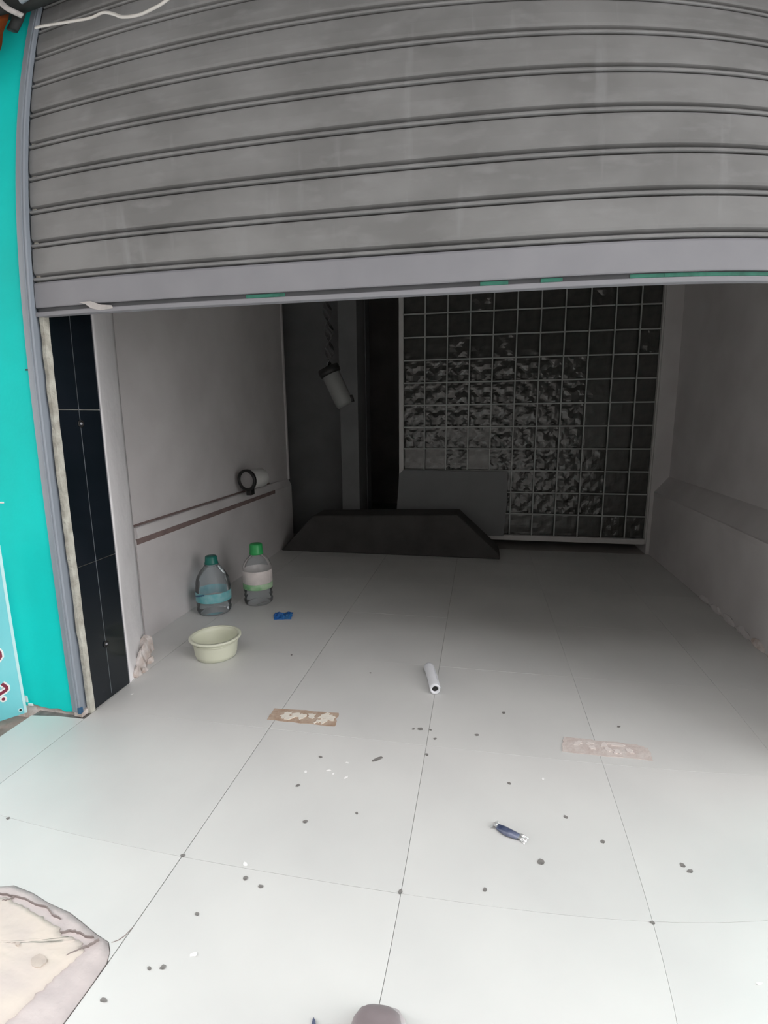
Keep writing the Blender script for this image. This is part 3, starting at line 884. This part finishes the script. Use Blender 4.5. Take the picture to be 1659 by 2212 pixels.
# dark sliver at the bottom edge
bm = B(); prism(bm, [(1.246, -0.898), (1.252, -0.905), (1.262, -0.93), (1.268, -0.965), (1.258, -0.97), (1.248, -0.935)], 'z', 0.0003, 0.006)
tag(link('plastic_scrap', bm, 'navy'), 'dark pointed plastic scrap at the bottom edge beside the shoe', 'scrap')

# ---- cement patch where the tile broke away
cp = thing('cement_patch', 'cracked beige cement patch where a floor tile has broken away', 'cement patch', (0.5, -1.0, -0.004))
bm = B()
inner0 = [(0.30, -0.845)] + [(0.37, -0.83), (0.42, -0.822), (0.47, -0.825), (0.52, -0.835), (0.56, -0.842), (0.60, -0.848), (0.62, -0.87), (0.65, -0.862), (0.685, -0.868), (0.70, -0.89), (0.69, -0.94), (0.675, -1.0), (0.665, -1.08), (0.65, -1.16), (0.63, -1.19)] + [(0.4, -1.2), (0.06, -1.2), (0.05, -0.85)]
ctr = Vector((0.40, -1.0))
inner = []
for q, (a, b) in enumerate(zip(inner0, inner0[1:] + inner0[:1])):
    inner += jag(a, b, 5, 0.005, q + 40)[:-1]
def fan(bm, pts, z_edge, z_mid, rings=14, amp=0.004):
    prev = None
    n = len(pts)
    for r in range(rings + 1):
        f = 1 - r / rings
        if r == rings:
            cur = [bm.verts.new((ctr.x, ctr.y, z_mid))]
        else:
            cur = []
            for q in pts:
                p = ctr.lerp(Vector(q), f)
                z = z_edge + (z_mid - z_edge) * (1 - f) + (amp * noise.noise(Vector((p.x * 14, p.y * 14, 3.0))) + 0.5 * amp * noise.noise(Vector((p.x * 45, p.y * 45, 9.0))) if r else 0)
                cur.append(bm.verts.new((p.x, p.y, z)))
        if prev:
            for k in range(n):
                k2 = (k + 1) % n
                if len(cur) == 1:
                    bm.faces.new((prev[k], prev[k2], cur[0]))
                else:
                    bm.faces.new((prev[k], prev[k2], cur[k2], cur[k]))
        else:
            low = [bm.verts.new((q[0], q[1], -0.0045)) for q in pts]
            for k in range(n):
                bm.faces.new((low[k], low[(k + 1) % n], cur[(k + 1) % n], cur[k]))
            bm.faces.new(low[::-1])
        prev = cur
fan(bm, inner, 0.006, 0.010, amp=0.005)
link('cement', bm, 'cement', cp, True)
bm = B()
outer = [(0.05, -0.805), (0.30, -0.808)] + [(x, y - 0.003) for x, y in slab_edge[1:-1]] + [(0.7655, -0.895), (0.7665, -0.954), (0.7665, -1.01), (0.7660, -1.075), (0.752, -1.14), (0.72, -1.20), (0.4, -1.208), (0.05, -1.208)]
fan(bm, outer, 0.0018, 0.002, amp=0.002)
link('mortar_rim', bm, 'cement_rim', cp, True)
def ribbon(bm, pts, wd, z0, z1):
    P = [Vector(q) for q in pts]
    L, Rr = [], []
    for i, q in enumerate(P):
        t = (P[min(i + 1, len(P) - 1)] - P[max(i - 1, 0)]).normalized()
        nn = Vector((-t.y, t.x))
        e = wd * (0.35 if i in (0, len(P) - 1) else 1)
        L.append(tuple(q + nn * e)); Rr.append(tuple(q - nn * e))
    return prism(bm, L + Rr[::-1], 'z', z0, z1)
for pts, wd in (([(0.34, -0.812), (0.38, -0.818), (0.43, -0.808), (0.46, -0.805), (0.50, -0.811), (0.535, -0.808), (0.56, -0.822), (0.59, -0.826)], 0.0013),
                ([(0.615, -0.862), (0.635, -0.848), (0.66, -0.845), (0.685, -0.850), (0.70, -0.845)], 0.0016),
                ([(0.716, -0.847), (0.708, -0.862), (0.695, -0.880), (0.672, -0.915)], 0.0013),
                ([(0.43, -0.809), (0.425, -0.824), (0.41, -0.835)], 0.0010)):
    fine = []
    for q, (a, b) in enumerate(zip(pts[:-1], pts[1:])):
        fine += jag(a, b, 4, 0.0018, q + 7)[:-1]
    bm = B(); ribbon(bm, fine + [pts[-1]], wd, 0.001, 0.0088)
    link('crack', bm, 'crack', cp)
for x, y, rx in ((0.623, -0.956, 0.019), (0.545, -0.935, 0.005)):
    bm = B()
    q = []
    for k in range(18):
        r_ = rx * (1 + 0.25 * noise.noise(Vector((math.cos(k * 0.349) * 1.5, math.sin(k * 0.349) * 1.5, rx * 90))))
        q.append((x + math.cos(k * 0.349) * r_, y + math.sin(k * 0.349) * r_))
    prism(bm, q, 'z', 0.003, 0.0112)
    link('stain', bm, 'stain', cp)
bm = B(); ribbon(bm, [(0.745, -0.842), (0.757, -0.830), (0.764, -0.815), (0.768, -0.79)], 0.0012, -0.001, 0.0006)
link('crack', bm, 'crack', cp)

# ================================================================== SHOE AT THE BOTTOM EDGE
so = thing('shoe', 'rounded mauve leather shoe toe at the bottom edge of the picture', 'shoe', (1.378, -1.03, 0.0))
def shoe_ring(bm, y, z0, hw, h, n=20, cx=1.378, flat=0.6):
    ring = []
    for k in range(n):
        a = 2 * math.pi * k / n
        ca, sa = math.cos(a), math.sin(a)
        x = cx + math.copysign(abs(ca) ** flat, ca) * hw
        z = z0 + h / 2 + math.copysign(abs(sa) ** 0.8, sa) * h / 2
        ring.append(bm.verts.new((x, y, z)))
    return ring
def shoe_loft(bm, secs):
    rs = [shoe_ring(bm, *s) for s in secs]
    n = len(rs[0])
    for a, b in zip(rs[:-1], rs[1:]):
        for k in range(n):
            bm.faces.new((a[k], a[(k + 1) % n], b[(k + 1) % n], b[k]))
    bm.faces.new(rs[0]); bm.faces.new(rs[-1][::-1])
YT = -0.868
bm = B()
shoe_loft(bm, [(YT - 0.001, 0.018, 0.012, 0.022), (YT - 0.006, 0.012, 0.028, 0.036), (YT - 0.018, 0.012, 0.040, 0.046), (YT - 0.04, 0.012, 0.047, 0.054), (YT - 0.075, 0.012, 0.049, 0.060), (YT - 0.11, 0.012, 0.046, 0.072), (YT - 0.15, 0.012, 0.040, 0.085), (YT - 0.20, 0.012, 0.038, 0.090), (YT - 0.25, 0.012, 0.036, 0.090), (YT - 0.275, 0.012, 0.028, 0.085), (YT - 0.28, 0.015, 0.012, 0.070)])
link('upper', bm, 'shoe', so, True)
bm = B()
shoe_loft(bm, [(YT + 0.016, 0.002, 0.012, 0.014), (YT + 0.010, 0.0005, 0.034, 0.022), (YT - 0.008, 0.0005, 0.049, 0.023), (YT - 0.04, 0.0005, 0.057, 0.021), (YT - 0.08, 0.0005, 0.056, 0.019), (YT - 0.14, 0.0005, 0.043, 0.019), (YT - 0.20, 0.0005, 0.042, 0.021), (YT - 0.26, 0.0005, 0.040, 0.022), (YT - 0.284, 0.0005, 0.020, 0.020)])
link('sole', bm, 'sole', so, True)
bm = B()
lathe(bm, [(0.026, 0.0), (0.033, 0.004), (0.036, 0.0), (0.033, -0.004)], (1.378, YT - 0.215, 0.101), n=24, closed=True)
for v in bm.verts:
    v.co.y = (YT - 0.215) + (v.co.y - (YT - 0.215)) * 1.7
link('collar', bm, 'sole', so, True)
for k in range(4):
    bm = B()
    y = YT - 0.105 - 0.02 * k
    zt = 0.083 + 0.005 * k
    tube(bm, [(1.352, y, zt - 0.010), (1.378, y + 0.003, zt + 0.004), (1.404, y, zt - 0.010)], 0.003, 6)
    link('lace', bm, 'sole', so, True)

# ================================================================== BANNER AT THE LEFT EDGE
Q = Vector((-0.242, -0.048)); D = Vector((-0.682, -0.731)); N = Vector((0.731, -0.682))
bn = thing('banner', 'pale cyan vinyl banner with maroon lettering leaning at the left edge', 'banner', (Q.x + D.x * 0.25, Q.y + D.y * 0.25, -0.035))
def bprism(bm, pts, t0, t1):
    lo = [bm.verts.new((*(Q + D * s + N * t0), z)) for s, z in pts]
    hi = [bm.verts.new((*(Q + D * s + N * t1), z)) for s, z in pts]
    bm.faces.new(lo); bm.faces.new(hi[::-1])
    for k in range(len(pts)):
        k2 = (k + 1) % len(pts)
        bm.faces.new((lo[k], lo[k2], hi[k2], hi[k]))
def bribbon(pts, wd, t0, t1):
    P = [Vector(q) for q in pts]
    L, Rr = [], []
    for i, q in enumerate(P):
        t = (P[min(i + 1, len(P) - 1)] - P[max(i - 1, 0)]).normalized()
        nn = Vector((-t.y, t.x))
        L.append(tuple(q + nn * wd)); Rr.append(tuple(q - nn * wd))
    bm = B(); bprism(bm, L + Rr[::-1], t0, t1)
    return bm
bm = B(); bprism(bm, [(0.0, 0.002), (0.12, -0.008), (0.5, -0.03), (0.5, 0.70), (0.0, 0.70)], -0.003, 0.0)
link('sheet', bm, 'cyan', bn)
bm = B(); bprism(bm, [(0.0, 0.002), (0.010, 0.001), (0.010, 0.70), (0.0, 0.70)], 0.0001, 0.0012)
link('hem', bm, 'vinyl_edge', bn)
cq = Q + D * 0.022 + N * 0.0012
bm = B(); lathe(bm, [(0.0045, -0.001), (0.0085, -0.001), (0.0085, 0.001), (0.0045, 0.001)], (cq.x, cq.y, 0.020), (N.x, N.y, 0), 18, True)
link('eyelet', bm, 'vinyl_edge', bn)
bm = B(); lathe(bm, [(0, -0.0008), (0.005, -0.0008), (0.005, 0.0006), (0, 0.0006)], (cq.x, cq.y, 0.020), (N.x, N.y, 0), 14)
link('eyelet_hole', bm, 'black', bn)
cq = Q + D * 0.012 + N * 0.004
bm = B(); lathe(bm, [(0, -0.004), (0.009, -0.002), (0.011, 0.0), (0.009, 0.003), (0, 0.004)], (cq.x, cq.y, 0.69), (N.x, N.y, 0), 14)
link('corner_tie', bm, 'white_ink', bn, True)
g1 = [(0.069, 0.150), (0.062, 0.141), (0.055, 0.131), (0.055, 0.122), (0.064, 0.116), (0.080, 0.109), (0.10, 0.102), (0.125, 0.100), (0.15, 0.110), (0.165, 0.13)]
g2 = [(0.063, 0.290), (0.057, 0.278), (0.057, 0.262), (0.066, 0.250), (0.09, 0.245), (0.12, 0.255)]
for gp in (g1, g2):
    link('letter_outline', bribbon(gp, 0.0125, 0.0002, 0.0008), 'white_ink', bn)
    link('letter', bribbon(gp, 0.0062, 0.0008, 0.0014), 'maroon', bn)
for s, z in ((0.073, 0.084),):
    cq = Q + D * s + N * 0.0009
    bm = B(); lathe(bm, [(0, -0.0008), (0.013, -0.0008), (0.013, 0.0), (0, 0.0)], (cq.x, cq.y, z), (N.x, N.y, 0), 16)
    link('letter_outline', bm, 'white_ink', bn)
    bm = B(); lathe(bm, [(0, -0.0004), (0.0065, -0.0004), (0.0065, 0.0007), (0, 0.0007)], (cq.x, cq.y, z), (N.x, N.y, 0), 14)
    link('letter_dot', bm, 'maroon', bn)
